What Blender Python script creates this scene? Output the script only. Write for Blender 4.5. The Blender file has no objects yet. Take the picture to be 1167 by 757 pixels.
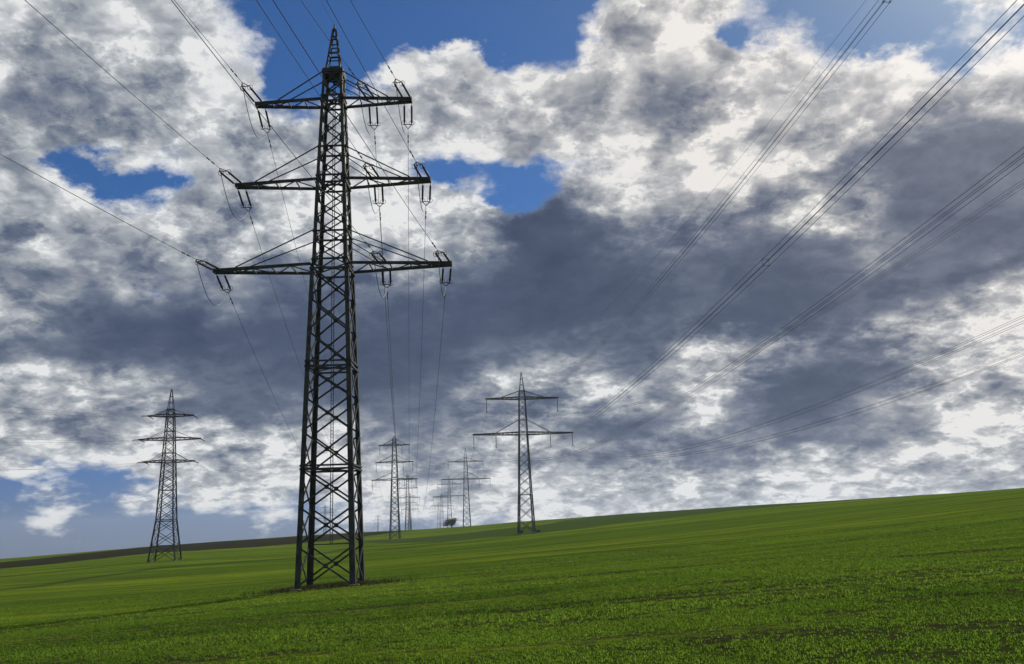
import bpy, math, random
import numpy as np
from mathutils import Vector, Matrix

random.seed(7)
RNG = np.random.default_rng(7)
scene = bpy.context.scene
col = scene.collection
rad = math.radians

# ------------------------------------------------------------------ camera
cam_data = bpy.data.cameras.new('camera')
cam_data.sensor_width = 36.0
cam_data.lens = 1080.0 / 1167.0 * 36.0
cam_data.clip_start = 0.1
cam_data.clip_end = 30000.0
cam = bpy.data.objects.new('camera', cam_data)
col.objects.link(cam)
cam.matrix_world = Matrix.Rotation(rad(90 + 11.6), 4, 'X') @ Matrix.Rotation(rad(-1.85), 4, 'Z')
scene.camera = cam                      # the eye is the world origin; the ground is 1.7 m below it

# ------------------------------------------------------------------ view
scene.view_settings.view_transform = 'Standard'
scene.view_settings.look = 'None'
scene.view_settings.gamma = 1.0
scene.view_settings.exposure = 0.0
scene.view_settings.use_curve_mapping = False
scene.render.resolution_x = 1024
scene.render.resolution_y = 664
try:
    scene.cycles.volume_bounces = 0
    scene.cycles.max_bounces = 6
    scene.cycles.transparent_max_bounces = 8
except Exception:
    pass

SUN_AZ, SUN_EL = rad(37.0), rad(37.0)   # azimuth from +Y towards +X

# ------------------------------------------------------------------ sun
sd = bpy.data.lights.new('sun', 'SUN')
sd.energy = 5.0
sd.angle = rad(0.6)
sd.color = (1.0, 0.94, 0.82)
so = bpy.data.objects.new('sun', sd)
col.objects.link(so)
SUN_DIR = Vector((math.sin(SUN_AZ) * math.cos(SUN_EL), math.cos(SUN_AZ) * math.cos(SUN_EL), math.sin(SUN_EL)))
so.rotation_euler = SUN_DIR.to_track_quat('Z', 'Y').to_euler()

# ------------------------------------------------------------------ sky
CLOUD_LIGHT = [[84, 84, 84, 84, 84, 84, 84, 84, 84, 84, 84, 84, 84, 84, 84, 88, 94, 95, 95, 98, 99, 99, 99, 99, 98, 99, 99, 99, 98, 99, 99, 99],
    [84, 84, 85, 89, 84, 83, 76, 76, 81, 84, 84, 84, 84, 84, 83, 83, 84, 90, 86, 86, 81, 69, 74, 87, 91, 74, 72, 74, 67, 80, 81, 83],
    [54, 54, 56, 63, 60, 62, 82, 74, 73, 73, 77, 81, 73, 70, 76, 80, 77, 73, 59, 71, 71, 46, 51, 81, 85, 78, 69, 64, 85, 94, 95, 97],
    [73, 73, 76, 83, 81, 74, 83, 84, 76, 72, 71, 72, 67, 48, 56, 74, 86, 63, 45, 49, 52, 41, 46, 43, 36, 38, 41, 54, 93, 97, 95, 94],
    [80, 80, 79, 72, 69, 76, 66, 81, 69, 59, 60, 63, 44, 41, 45, 55, 62, 36, 29, 31, 44, 76, 40, 25, 33, 42, 52, 71, 83, 65, 59, 57],
    [62, 63, 66, 66, 59, 59, 33, 33, 33, 40, 44, 42, 36, 33, 50, 59, 51, 58, 70, 58, 45, 80, 50, 23, 17, 27, 45, 61, 80, 79, 80, 80],
    [71, 69, 68, 64, 67, 70, 43, 34, 29, 24, 22, 22, 22, 31, 50, 63, 65, 58, 61, 50, 48, 99, 70, 50, 38, 26, 27, 55, 91, 82, 84, 87],
    [46, 44, 41, 34, 31, 36, 33, 33, 29, 24, 22, 22, 22, 25, 31, 39, 52, 45, 39, 34, 42, 82, 85, 78, 57, 42, 71, 99, 58, 90, 98, 99],
    [64, 61, 53, 39, 28, 19, 15, 25, 25, 23, 22, 22, 22, 22, 22, 24, 27, 33, 33, 33, 32, 31, 29, 28, 26, 28, 36, 42, 49, 81, 84, 75],
    [62, 66, 65, 49, 35, 34, 34, 41, 33, 31, 30, 30, 30, 24, 22, 20, 13, 13, 17, 21, 22, 25, 24, 22, 24, 32, 34, 33, 37, 41, 33, 33],
    [45, 47, 49, 49, 51, 54, 52, 44, 44, 43, 43, 42, 42, 41, 36, 27, 11, 11, 12, 16, 26, 32, 30, 26, 25, 34, 46, 36, 33, 33, 33, 33],
    [57, 55, 53, 53, 58, 56, 52, 58, 57, 55, 55, 57, 64, 65, 55, 36, 11, 11, 20, 32, 33, 33, 33, 32, 35, 52, 48, 30, 29, 33, 33, 33],
    [66, 66, 66, 64, 68, 67, 63, 71, 76, 77, 77, 75, 67, 82, 88, 71, 14, 11, 35, 60, 55, 50, 45, 53, 79, 91, 51, 35, 33, 35, 41, 43],
    [74, 71, 75, 84, 85, 78, 65, 61, 75, 77, 77, 77, 77, 78, 83, 72, 15, 11, 42, 82, 84, 75, 69, 70, 81, 92, 57, 38, 33, 34, 33, 33],
    [66, 69, 76, 77, 77, 78, 76, 73, 76, 77, 77, 77, 77, 83, 86, 77, 40, 39, 60, 83, 87, 87, 88, 87, 79, 68, 42, 34, 33, 33, 35, 40],
    [52, 55, 61, 71, 76, 77, 77, 77, 77, 77, 77, 77, 77, 77, 82, 87, 84, 75, 73, 78, 87, 88, 87, 85, 73, 73, 60, 55, 68, 64, 65, 84],
    [50, 47, 45, 56, 65, 73, 77, 77, 77, 77, 80, 83, 82, 82, 85, 86, 78, 61, 51, 51, 55, 65, 77, 87, 85, 88, 84, 85, 90, 95, 96, 97],
    [65, 61, 57, 55, 60, 63, 70, 77, 77, 77, 82, 88, 88, 88, 88, 86, 78, 62, 53, 53, 40, 51, 68, 88, 88, 88, 88, 88, 88, 88, 88, 88],
    [68, 65, 61, 64, 59, 59, 65, 74, 77, 77, 77, 81, 88, 88, 88, 88, 86, 80, 74, 69, 72, 75, 82, 88, 88, 88, 88, 88, 88, 88, 91, 97],
    [77, 76, 63, 60, 64, 65, 64, 68, 77, 77, 82, 88, 88, 88, 88, 87, 79, 83, 87, 88, 88, 88, 88, 88, 88, 88, 88, 88, 88, 97, 99, 99],
    [77, 77, 77, 74, 70, 73, 76, 74, 77, 77, 77, 77, 77, 77, 77, 77, 77, 77, 80, 88, 88, 84, 79, 87, 88, 88, 88, 88, 88, 96, 99, 99],
    [77, 77, 77, 77, 77, 77, 77, 77, 77, 77, 77, 77, 77, 77, 77, 77, 77, 77, 79, 87, 88, 84, 78, 86, 88, 88, 88, 88, 88, 95, 99, 99],
    [77, 77, 77, 77, 77, 77, 77, 77, 77, 77, 77, 77, 77, 77, 77, 77, 77, 77, 79, 87, 88, 84, 78, 86, 88, 88, 88, 88, 88, 94, 99, 99],
    [77, 77, 77, 77, 77, 77, 77, 77, 77, 77, 77, 77, 77, 77, 77, 77, 77, 77, 79, 86, 88, 85, 77, 85, 88, 88, 88, 88, 88, 93, 99, 99]]
CLOUD_COVER = [[0, 0, 5, 30, 11, 11, 11, 20, 30, 33, 33, 33, 33, 42, 51, 55, 58, 68, 84, 95, 99, 99, 99, 99, 99, 99, 99, 99, 99, 99, 99, 99],
    [8, 9, 19, 51, 38, 50, 39, 38, 53, 60, 61, 63, 64, 66, 73, 78, 80, 88, 90, 96, 99, 99, 99, 99, 99, 99, 99, 99, 99, 99, 99, 99],
    [27, 27, 33, 47, 44, 49, 71, 82, 86, 81, 77, 77, 77, 76, 83, 89, 90, 88, 96, 99, 99, 99, 99, 99, 99, 99, 99, 99, 99, 99, 99, 99],
    [67, 67, 67, 67, 69, 79, 89, 98, 91, 89, 89, 86, 77, 70, 80, 92, 98, 93, 97, 99, 99, 99, 99, 99, 99, 99, 99, 99, 99, 99, 99, 99],
    [99, 99, 99, 99, 99, 99, 99, 99, 99, 99, 96, 89, 83, 84, 89, 95, 99, 99, 99, 99, 99, 99, 99, 99, 99, 99, 99, 99, 99, 99, 99, 99],
    [99, 99, 99, 99, 99, 99, 99, 99, 99, 99, 99, 99, 99, 99, 99, 99, 99, 99, 99, 99, 99, 99, 99, 99, 99, 99, 99, 99, 99, 99, 99, 99],
    [99, 99, 89, 86, 99, 99, 99, 99, 99, 99, 99, 99, 99, 99, 99, 99, 99, 99, 99, 99, 99, 99, 99, 99, 99, 99, 99, 99, 99, 99, 99, 99],
    [99, 99, 98, 96, 99, 99, 99, 99, 99, 99, 99, 99, 99, 99, 99, 99, 99, 99, 99, 99, 99, 99, 99, 99, 99, 99, 99, 99, 99, 99, 99, 99],
    [99, 99, 99, 99, 99, 99, 99, 99, 99, 99, 99, 99, 99, 99, 99, 99, 99, 99, 99, 99, 99, 99, 99, 99, 99, 99, 99, 99, 99, 94, 90, 89],
    [99, 99, 99, 98, 96, 98, 99, 99, 99, 99, 99, 99, 99, 99, 99, 99, 99, 99, 99, 99, 99, 99, 99, 99, 99, 99, 99, 99, 99, 97, 99, 99],
    [99, 99, 99, 96, 79, 61, 66, 99, 99, 99, 99, 99, 99, 99, 99, 99, 99, 99, 99, 99, 99, 99, 99, 99, 99, 99, 99, 99, 99, 99, 99, 99],
    [99, 99, 99, 99, 96, 92, 92, 99, 99, 99, 99, 99, 99, 99, 99, 99, 99, 99, 99, 99, 99, 99, 99, 99, 99, 99, 99, 99, 99, 99, 99, 99],
    [99, 99, 99, 99, 95, 96, 99, 99, 99, 99, 99, 99, 99, 99, 99, 99, 99, 99, 99, 99, 99, 99, 99, 99, 99, 99, 99, 99, 99, 99, 99, 99],
    [99, 99, 99, 83, 55, 64, 95, 99, 99, 99, 99, 99, 99, 99, 96, 90, 81, 92, 99, 99, 99, 99, 89, 82, 96, 98, 99, 99, 99, 99, 99, 99],
    [99, 99, 91, 45, 10, 27, 69, 99, 99, 99, 99, 99, 99, 90, 66, 38, 21, 50, 61, 65, 95, 99, 85, 77, 93, 98, 99, 99, 99, 99, 99, 99],
    [99, 99, 93, 82, 70, 64, 74, 99, 99, 99, 99, 99, 99, 53, 26, 21, 47, 46, 56, 81, 98, 92, 93, 99, 99, 99, 99, 99, 99, 98, 99, 99],
    [99, 99, 99, 99, 99, 99, 92, 80, 90, 92, 95, 99, 99, 68, 56, 63, 91, 91, 94, 99, 99, 99, 99, 99, 99, 91, 88, 93, 89, 75, 91, 78],
    [99, 99, 99, 99, 99, 99, 98, 93, 69, 57, 64, 81, 98, 99, 94, 90, 98, 99, 99, 99, 99, 99, 99, 99, 99, 70, 73, 83, 43, 33, 33, 49],
    [99, 99, 99, 99, 99, 99, 91, 73, 34, 25, 34, 57, 88, 96, 91, 81, 88, 95, 99, 99, 99, 99, 94, 72, 76, 58, 40, 17, 22, 45, 72, 92],
    [99, 99, 99, 99, 99, 99, 89, 66, 37, 8, 5, 16, 34, 65, 78, 71, 32, 50, 78, 99, 99, 99, 83, 15, 41, 35, 28, 24, 24, 59, 90, 99],
    [99, 99, 99, 99, 99, 99, 86, 62, 43, 13, 0, 0, 0, 0, 0, 0, 0, 16, 45, 91, 97, 88, 64, 60, 42, 32, 36, 12, 21, 55, 87, 99],
    [99, 99, 99, 99, 99, 99, 79, 50, 31, 7, 0, 0, 0, 0, 0, 0, 0, 9, 31, 83, 89, 71, 48, 72, 43, 31, 38, 12, 20, 51, 84, 99],
    [99, 99, 99, 99, 99, 99, 78, 50, 33, 8, 0, 0, 0, 0, 0, 0, 0, 5, 25, 80, 88, 73, 46, 70, 46, 29, 41, 14, 19, 47, 81, 99],
    [99, 99, 99, 99, 99, 99, 77, 49, 32, 8, 0, 0, 0, 0, 0, 0, 0, 5, 23, 77, 88, 75, 44, 69, 50, 28, 43, 17, 18, 43, 77, 99]]


world = bpy.data.worlds.new('World')
scene.world = world
world.use_nodes = True
WT = world.node_tree
WT.nodes.clear()


class NT:
    """small helper for node trees"""
    def __init__(self, tree):
        self.t = tree

    def new(self, kind, **kw):
        n = self.t.nodes.new(kind)
        for k, v in kw.items():
            setattr(n, k, v)
        return n

    def put(self, sock, v):
        if hasattr(v, 'is_linked') or isinstance(v, bpy.types.NodeSocket):
            self.t.links.new(v, sock)
        elif v is not None:
            sock.default_value = v

    def m(self, op, a, b=None, c=None, clamp=False):
        n = self.new('ShaderNodeMath', operation=op)
        n.use_clamp = clamp
        self.put(n.inputs[0], a)
        if b is not None:
            self.put(n.inputs[1], b)
        if c is not None:
            self.put(n.inputs[2], c)
        return n.outputs[0]

    def v(self, op, a, b=None, scale=None):
        n = self.new('ShaderNodeVectorMath', operation=op)
        self.put(n.inputs[0], a)
        if b is not None:
            self.put(n.inputs[1], b)
        if scale is not None:
            self.put(n.inputs['Scale'], scale)
        return n.outputs['Value'] if op in ('DOT_PRODUCT', 'LENGTH') else n.outputs[0]

    def noise(self, vec, scale, detail=6.0, rough=0.55, dist=0.0, lac=2.0, out='Fac'):
        n = self.new('ShaderNodeTexNoise')
        self.put(n.inputs['Vector'], vec)
        n.inputs['Scale'].default_value = scale
        n.inputs['Detail'].default_value = detail
        n.inputs['Roughness'].default_value = rough
        n.inputs['Lacunarity'].default_value = lac
        n.inputs['Distortion'].default_value = dist
        return n.outputs[out]

    def step(self, x, lo, hi, a=0.0, b=1.0, smooth=True):
        n = self.new('ShaderNodeMapRange')
        n.interpolation_type = 'SMOOTHSTEP' if smooth else 'LINEAR'
        self.put(n.inputs['Value'], x)
        self.put(n.inputs['From Min'], lo)
        self.put(n.inputs['From Max'], hi)
        self.put(n.inputs['To Min'], a)
        self.put(n.inputs['To Max'], b)
        return n.outputs['Result']

    def mix(self, f, a, b, mode='MIX'):
        n = self.new('ShaderNodeMix', data_type='RGBA')
        n.blend_type = mode
        self.put(n.inputs[0], f)
        self.put(n.inputs[6], a)
        self.put(n.inputs[7], b)
        return n.outputs[2]

    def ramp(self, f, stops, interp='LINEAR'):
        n = self.new('ShaderNodeValToRGB')
        n.color_ramp.interpolation = interp
        el = n.color_ramp.elements
        while len(el) > 1:
            el.remove(el[-1])
        el[0].position = stops[0][0]
        el[0].color = stops[0][1]
        for p, c in stops[1:]:
            e = el.new(p)
            e.color = c
        self.put(n.inputs[0], f)
        return n.outputs[0]


S = NT(WT)
tc = S.new('ShaderNodeTexCoord')
D = tc.outputs['Generated']                  # world direction
D = S.v('NORMALIZE', D)
sx = S.new('ShaderNodeSeparateXYZ')
WT.links.new(D, sx.inputs[0])
dz = sx.outputs[2]
el_deg = S.m('MULTIPLY', S.m('ARCSINE', dz), 57.29578)
az_deg = S.m('MULTIPLY', S.m('ARCTAN2', sx.outputs[0], sx.outputs[1]), 57.29578)

# cloud-deck coordinates: features get smaller and flatter towards the horizon
flat = S.m('DIVIDE', 1.0, S.m('ADD', S.m('MAXIMUM', dz, 0.0), 0.42))
P = S.v('SCALE', D, scale=flat)
# domain warp so the cloud masses have torn outlines
wn = S.noise(P, 8.0, 6.0, 0.62, out='Color')
ws = S.new('ShaderNodeSeparateColor')
WT.links.new(wn, ws.inputs[0])
wamp = S.step(el_deg, 0.0, 25.0, 3.0, 6.0)
az_w = S.m('ADD', az_deg, S.m('MULTIPLY', S.m('SUBTRACT', ws.outputs[0], 0.5), S.m('MULTIPLY', wamp, 1.5)))
el_w = S.m('ADD', el_deg, S.m('MULTIPLY', S.m('SUBTRACT', ws.outputs[1], 0.5), S.m('MULTIPLY', wamp, 1.0)))
AZ_R, EL_R = 32.0, 33.0
u = S.m('PINGPONG', S.m('DIVIDE', S.m('ADD', az_w, AZ_R), 2 * AZ_R), 1.0)
NR = len(CLOUD_LIGHT)
rowpos = S.m('MULTIPLY', S.m('DIVIDE', S.m('MINIMUM', S.m('MAXIMUM', el_w, 0.0), EL_R), EL_R), float(NR - 1))
acc = None
for j in range(NR):
    stops = []
    n_c = len(CLOUD_LIGHT[j])
    for i in range(n_c):
        b_ = CLOUD_LIGHT[j][i] / 99.0
        c_ = CLOUD_COVER[j][i] / 99.0
        stops.append((i / (n_c - 1), (b_, c_, 0.0, 1.0)))
    cr = S.ramp(u, stops, 'LINEAR')
    w_ = S.m('SUBTRACT', 1.0, S.m('ABSOLUTE', S.m('SUBTRACT', rowpos, float(j))), clamp=True)
    t_ = S.v('SCALE', cr, scale=w_)
    acc = t_ if acc is None else S.v('ADD', acc, t_)
fs = S.new('ShaderNodeSeparateXYZ')
WT.links.new(acc, fs.inputs[0])
light_f, cover_f = fs.outputs[0], fs.outputs[1]

# billows: rounded puffs (fractal cells) over fractal noise, sampled again a step towards the sun
def puffs(vec):
    vw = S.v('ADD', vec, S.v('SCALE', S.v('SUBTRACT', wn, (.5, .5, .5)), scale=0.10))
    vo = S.new('ShaderNodeTexVoronoi')
    vo.feature = 'F1'
    vo.normalize = True
    S.put(vo.inputs['Vector'], vw)
    vo.inputs['Scale'].default_value = 8.5
    vo.inputs['Detail'].default_value = 3.0
    vo.inputs['Roughness'].default_value = 0.55
    return S.m('SUBTRACT', 1.0, vo.outputs['Distance'])


n1 = S.noise(P, 4.2, 7.0, 0.58)
p1 = puffs(P)
p2 = puffs(S.v('ADD', P, tuple(SUN_DIR * 0.035)))
n3 = S.noise(P, 11.0, 7.0, 0.62)
relief = S.m('SUBTRACT', p1, p2)
shape = S.m('ADD', S.m('MULTIPLY', S.m('SUBTRACT', n1, 0.5), 0.95), S.m('MULTIPLY', S.m('SUBTRACT', p1, 0.62), 0.8))
low = S.step(el_deg, 3.0, 12.0, 1.0, 0.0)
shape_b = S.m('ADD', shape, S.m('MULTIPLY', S.m('SUBTRACT', n3, 0.5), S.m('MULTIPLY_ADD', low, 1.5, 0.45)))
shape = S.m('ADD', shape, S.m('MULTIPLY', S.m('SUBTRACT', n3, 0.5), 1.05))
cov = S.m('ADD', S.m('MULTIPLY_ADD', cover_f, 1.25, -0.19), shape)
alpha = S.step(cov, 0.32, 0.74)
edge = S.step(cov, 0.40, 1.0, 0.20, 0.0)
tops = S.step(light_f, 0.25, 0.65, 0.28, 1.0)        # shaded bases are smooth, lit tops are not
lcurve = S.ramp(light_f, [(p_, (q_, q_, q_, 1)) for p_, q_ in ((0, -.02), (.22, .13), (.44, .43), (.67, .665), (.78, .75), (.89, .84), (1.0, .95))])
base_l = S.new('ShaderNodeSeparateColor')
WT.links.new(lcurve, base_l.inputs[0])
bright = S.m('ADD', base_l.outputs[0], S.m('MULTIPLY', shape_b, S.m('MULTIPLY', tops, 0.52)))
bright = S.m('ADD', bright, S.m('MULTIPLY', relief, S.m('MULTIPLY', tops, 2.1)))
bright = S.m('ADD', bright, edge)


def layer(scale, offset, amp, rimamp, soft):
    """overlapping cloud masses: each has a crisp torn outline with a brighter rim"""
    global bright
    nn = S.noise(S.v('ADD', P, offset), scale, 7.0, 0.62)
    qq = S.m('ADD', nn, S.m('MULTIPLY', S.m('SUBTRACT', p1, 0.62), 0.22))
    lay = S.step(qq, 0.50 - soft, 0.50 + soft)
    rim = S.m('MULTIPLY', lay, S.step(qq, 0.50 + soft, 0.50 + soft * 4.5, 1.0, 0.0))
    t = S.m('ADD', S.m('MULTIPLY', S.m('SUBTRACT', lay, 0.5), -amp), S.m('MULTIPLY', rim, rimamp))
    bright = S.m('ADD', bright, S.m('MULTIPLY', t, S.step(light_f, 0.28, 0.62, 0.20, 1.0)))


layer(4.6, (3.1, 1.7, 0.4), 0.14, 0.20, 0.018)
layer(10.5, (7.3, 2.2, 5.1), 0.10, 0.15, 0.016)
K = 10.0
cloud = S.ramp(S.m('MULTIPLY', bright, 0.95), [(0.0, (.038, .060, .115, 1)), (0.22, (.064, .090, .155, 1)), (0.42, (.130, .162, .235, 1)),
                        (0.60, (.250, .280, .330, 1)), (0.76, (.40, .425, .46, 1)), (0.90, (.58, .605, .63, 1)), (1.0, (.79, .80, .80, 1))])
# clouds near the sun are warmer grey in their shade
sun_dot = S.v('DOT_PRODUCT', D, tuple(SUN_DIR))
warm = S.step(sun_dot, 0.72, 0.96)
cloud = S.mix(warm, cloud, S.mix(1.0, cloud, (1.05, 0.99, 0.94, 1), 'MULTIPLY'))
nish = S.new('ShaderNodeTexSky')
nish.sky_type = 'NISHITA'
nish.sun_disc = False
nish.sun_elevation = SUN_EL
nish.sun_rotation = SUN_AZ
nish.altitude = 300.0
nish.air_density = 1.0
nish.dust_density = 0.4
nish.ozone_density = 2.5
#SKYGAIN
blue = S.mix(1.0, nish.outputs[0], S.mix(S.step(el_deg, 0.0, 14.0), (.13, .24, .60, 1), (.22, .43, 0.70, 1)), 'MULTIPLY')
veil = S.m('POWER', S.m('MAXIMUM', sun_dot, 0.0), 14.0)
blue = S.mix(1.0, blue, S.mix(veil, (1, 1, 1, 1), (0.95, 0.78, 0.55, 1)), 'MULTIPLY')
sky = S.mix(alpha, blue, S.v('SCALE', cloud, scale=K))
glow = S.m('POWER', S.m('MAXIMUM', sun_dot, 0.0), 60.0)
sky = S.v('ADD', sky, S.v('SCALE', (1.0, 0.93, 0.90), scale=S.m('MULTIPLY', veil, 1.1)))
sky = S.v('ADD', sky, S.v('SCALE', (1.0, 0.95, 0.86), scale=S.m('MULTIPLY', glow, 5.5)))
bg = S.new('ShaderNodeBackground')
WT.links.new(sky, bg.inputs['Color'])
bg.inputs['Strength'].default_value = 0.1
wo = S.new('ShaderNodeOutputWorld')
WT.links.new(bg.outputs[0], wo.inputs['Surface'])
world.cycles.sampling_method = 'MANUAL'
world.cycles.sample_map_resolution = 512


# ================================================================== helpers
def tag(o, label=None, cat=None, group=None, kind=None):
    if label:
        o['label'] = label
    if cat:
        o['category'] = cat
    if group:
        o['group'] = group
    if kind:
        o['kind'] = kind
    return o


def empty(name, loc, label, cat, group=None, rz=0.0):
    o = bpy.data.objects.new(name, None)
    col.objects.link(o)
    o.location = loc
    o.rotation_euler = (0, 0, rz)
    o.empty_display_size = 0.5
    return tag(o, label, cat, group)


class MB:
    """collects boxes, bars, tubes and lathes and links them as one mesh object"""
    def __init__(self):
        self.v = []
        self.f = []

    def frame(self, a, b, up=(0, 0, 1)):
        z = (Vector(b) - Vector(a)).normalized()
        up = Vector(up)
        x = up.cross(z)
        if x.length < 1e-4:
            x = Vector((1, 0, 0)).cross(z)
        x.normalize()
        return x, z.cross(x)

    def prism(self, a, b, prof_a, prof_b, x, y):
        a, b = Vector(a), Vector(b)
        n = len(prof_a)
        k = len(self.v)
        self.v += [a + x * p + y * q for p, q in prof_a] + [b + x * p + y * q for p, q in prof_b]
        for i in range(n):
            j = (i + 1) % n
            self.f.append((k + i, k + j, k + n + j, k + n + i))
        self.f.append(tuple(k + i for i in reversed(range(n))))
        self.f.append(tuple(k + n + i for i in range(n)))

    def bar(self, a, b, w, h=None, up=(0, 0, 1)):
        h = h or w
        x, y = self.frame(a, b, up)
        p = [(-w / 2, -h / 2), (w / 2, -h / 2), (w / 2, h / 2), (-w / 2, h / 2)]
        self.prism(a, b, p, p, x, y)

    def angle(self, a, b, wa, wb, x, y, t=0.03):
        """an L section; x and y point along the two flanges"""
        x, y = Vector(x).normalized(), Vector(y).normalized()
        pa = [(0, 0), (wa, 0), (wa, t), (t, t), (t, wa), (0, wa)]
        pb = [(0, 0), (wb, 0), (wb, t), (t, t), (t, wb), (0, wb)]
        self.prism(a, b, pa, pb, x, y)

    def tube(self, pts, r, n=6, r2=None):
        pts = [Vector(p) for p in pts]
        k = len(self.v)
        m = len(pts)
        for i, p in enumerate(pts):
            d = pts[min(i + 1, m - 1)] - pts[max(i - 1, 0)]
            x, y = self.frame((0, 0, 0), d)
            rr = r if r2 is None else r + (r2 - r) * i / (m - 1)
            for j in range(n):
                a = 2 * math.pi * j / n
                self.v.append(p + x * (rr * math.cos(a)) + y * (rr * math.sin(a)))
        for i in range(m - 1):
            for j in range(n):
                j2 = (j + 1) % n
                self.f.append((k + i * n + j, k + i * n + j2, k + (i + 1) * n + j2, k + (i + 1) * n + j))
        self.f.append(tuple(k + j for j in reversed(range(n))))
        self.f.append(tuple(k + (m - 1) * n + j for j in range(n)))

    def lathe(self, a, b, prof, n=8):
        """prof: (fraction along a-b, radius)"""
        a, b = Vector(a), Vector(b)
        x, y = self.frame(a, b)
        k = len(self.v)
        for t, r in prof:
            c = a.lerp(b, t)
            for j in range(n):
                g = 2 * math.pi * j / n
                self.v.append(c + x * (r * math.cos(g)) + y * (r * math.sin(g)))
        for i in range(len(prof) - 1):
            for j in range(n):
                j2 = (j + 1) % n
                self.f.append((k + i * n + j, k + i * n + j2, k + (i + 1) * n + j2, k + (i + 1) * n + j))

    def build(self, name, mat, parent=None, label=None):
        me = bpy.data.meshes.new(name)
        me.from_pydata([tuple(v) for v in self.v], [], self.f)
        me.materials.append(mat)
        me.update()
        o = bpy.data.objects.new(name, me)
        col.objects.link(o)
        o.parent = parent
        if label:
            o['label'] = label
        return o


def bm_mat(name):
    m = bpy.data.materials.new(name)
    m.use_nodes = True
    m.node_tree.nodes.clear()
    return m, NT(m.node_tree)


def simple_mat(name, c1, c2, scale, rough=0.6, metallic=0.0, bump=0.0, spec=0.4):
    m, T = bm_mat(name)
    tcn = T.new('ShaderNodeTexCoord')
    n = T.noise(tcn.outputs['Object'], scale, 6.0, 0.6)
    c = T.mix(T.step(n, 0.35, 0.65), tuple(c1) + (1,), tuple(c2) + (1,))
    p = T.new('ShaderNodeBsdfPrincipled')
    T.put(p.inputs['Base Color'], c)
    p.inputs['Roughness'].default_value = rough
    p.inputs['Metallic'].default_value = metallic
    p.inputs['Specular IOR Level'].default_value = spec
    if bump:
        b = T.new('ShaderNodeBump')
        b.inputs['Strength'].default_value = bump
        b.inputs['Distance'].default_value = 0.02
        T.put(b.inputs['Height'], n)
        T.put(p.inputs['Normal'], b.outputs[0])
    o = T.new('ShaderNodeOutputMaterial')
    T.put(o.inputs['Surface'], p.outputs[0])
    return m


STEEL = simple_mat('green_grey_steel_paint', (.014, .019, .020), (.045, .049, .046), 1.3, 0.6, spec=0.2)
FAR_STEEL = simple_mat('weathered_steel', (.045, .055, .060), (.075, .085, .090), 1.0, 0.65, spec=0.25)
WIRE = simple_mat('weathered_conductor', (.050, .052, .056), (.085, .088, .092), 5.0, 0.6, spec=0.25)
INSUL = simple_mat('brown_glazed_insulator', (.030, .018, .014), (.050, .030, .022), 20.0, 0.65, spec=.12)
CONCRETE = simple_mat('weathered_concrete', (.14, .13, .11), (.24, .225, .19), 6.0, 0.9, bump=0.6)
BARK = simple_mat('dark_bark', (.030, .024, .018), (.060, .048, .035), 8.0, 0.9, bump=0.8)

# ================================================================== terrain
PX = [-700, -300, 0, 188, 377, 500, 600, 800, 1000, 1167, 1500, 2100]
RD = [0.0, 6, 12, 30, 60, 85, 150, 277, 460, 700, 1200, 3000, 8000]
ZT = [
    [-1.7, -1.9, -2.2, -3.4, -5.6, -7.3, -9.5, -11.5, -13.0, -15.5, -27, -75, -200],
    [-1.7, -1.9, -2.2, -3.3, -5.2, -6.5, -8.2, -9.6, -10.6, -12.3, -23, -66, -185],
    [-1.7, -1.85, -2.1, -3.1, -4.8, -5.95, -7.3, -8.2, -8.7, -9.9, -19, -60, -170],
    [-1.7, -1.85, -2.05, -2.95, -4.4, -5.4, -6.5, -6.6, -6.2, -5.2, -11, -45, -140],
    [-1.7, -1.8, -1.95, -2.75, -3.9, -4.5, -5.5, -5.5, -4.6, -1.5, -3.0, -24, -110],
    [-1.7, -1.8, -1.95, -2.65, -3.6, -4.1, -4.6, -4.3, -3.2, 0.3, -0.5, -14, -95],
    [-1.7, -1.8, -1.90, -2.55, -3.3, -3.7, -3.8, -2.7, 0.0, 3.6, 3.5, -6, -80],
    [-1.7, -1.75, -1.8, -2.2, -2.7, -2.9, -2.0, 0.9, 4.2, 8.3, 9.0, 8, -50],
    [-1.7, -1.7, -1.7, -1.9, -2.1, -1.9, -0.1, 3.7, 7.2, 11.0, 13.0, 20, -20],
    [-1.7, -1.7, -1.65, -1.7, -1.7, -1.2, 1.4, 5.4, 9.1, 13.0, 17.0, 30, 10],
    [-1.7, -1.7, -1.6, -1.5, -1.1, 0.0, 3.4, 8.0, 12.0, 17.0, 24.0, 45, 40],
    [-1.7, -1.7, -1.5, -1.2, -0.6, 0.8, 4.8, 10.0, 15.0, 21.0, 30.0, 55, 60]]
TH = [math.atan((p - 583.5) / 1080.0) for p in PX]
ZT = np.array(ZT)
# behind the eye the field goes on gently
TH_ALL = np.array([-math.pi] + [TH[0] - 0.6] + TH + [TH[-1] + 0.5] + [math.pi])
back = np.array([-1.7, -1.7, -1.6, -1.4, -1.0, -0.8, -0.2, 1.0, 2.0, 3.0, 3.0, -5, -60])
ZA = np.vstack([back, ZT[0] * .7 + back * .3, ZT, ZT[-1] * .7 + back * .3, back])
LR = np.log(np.array(RD) + 8.0)


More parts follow.
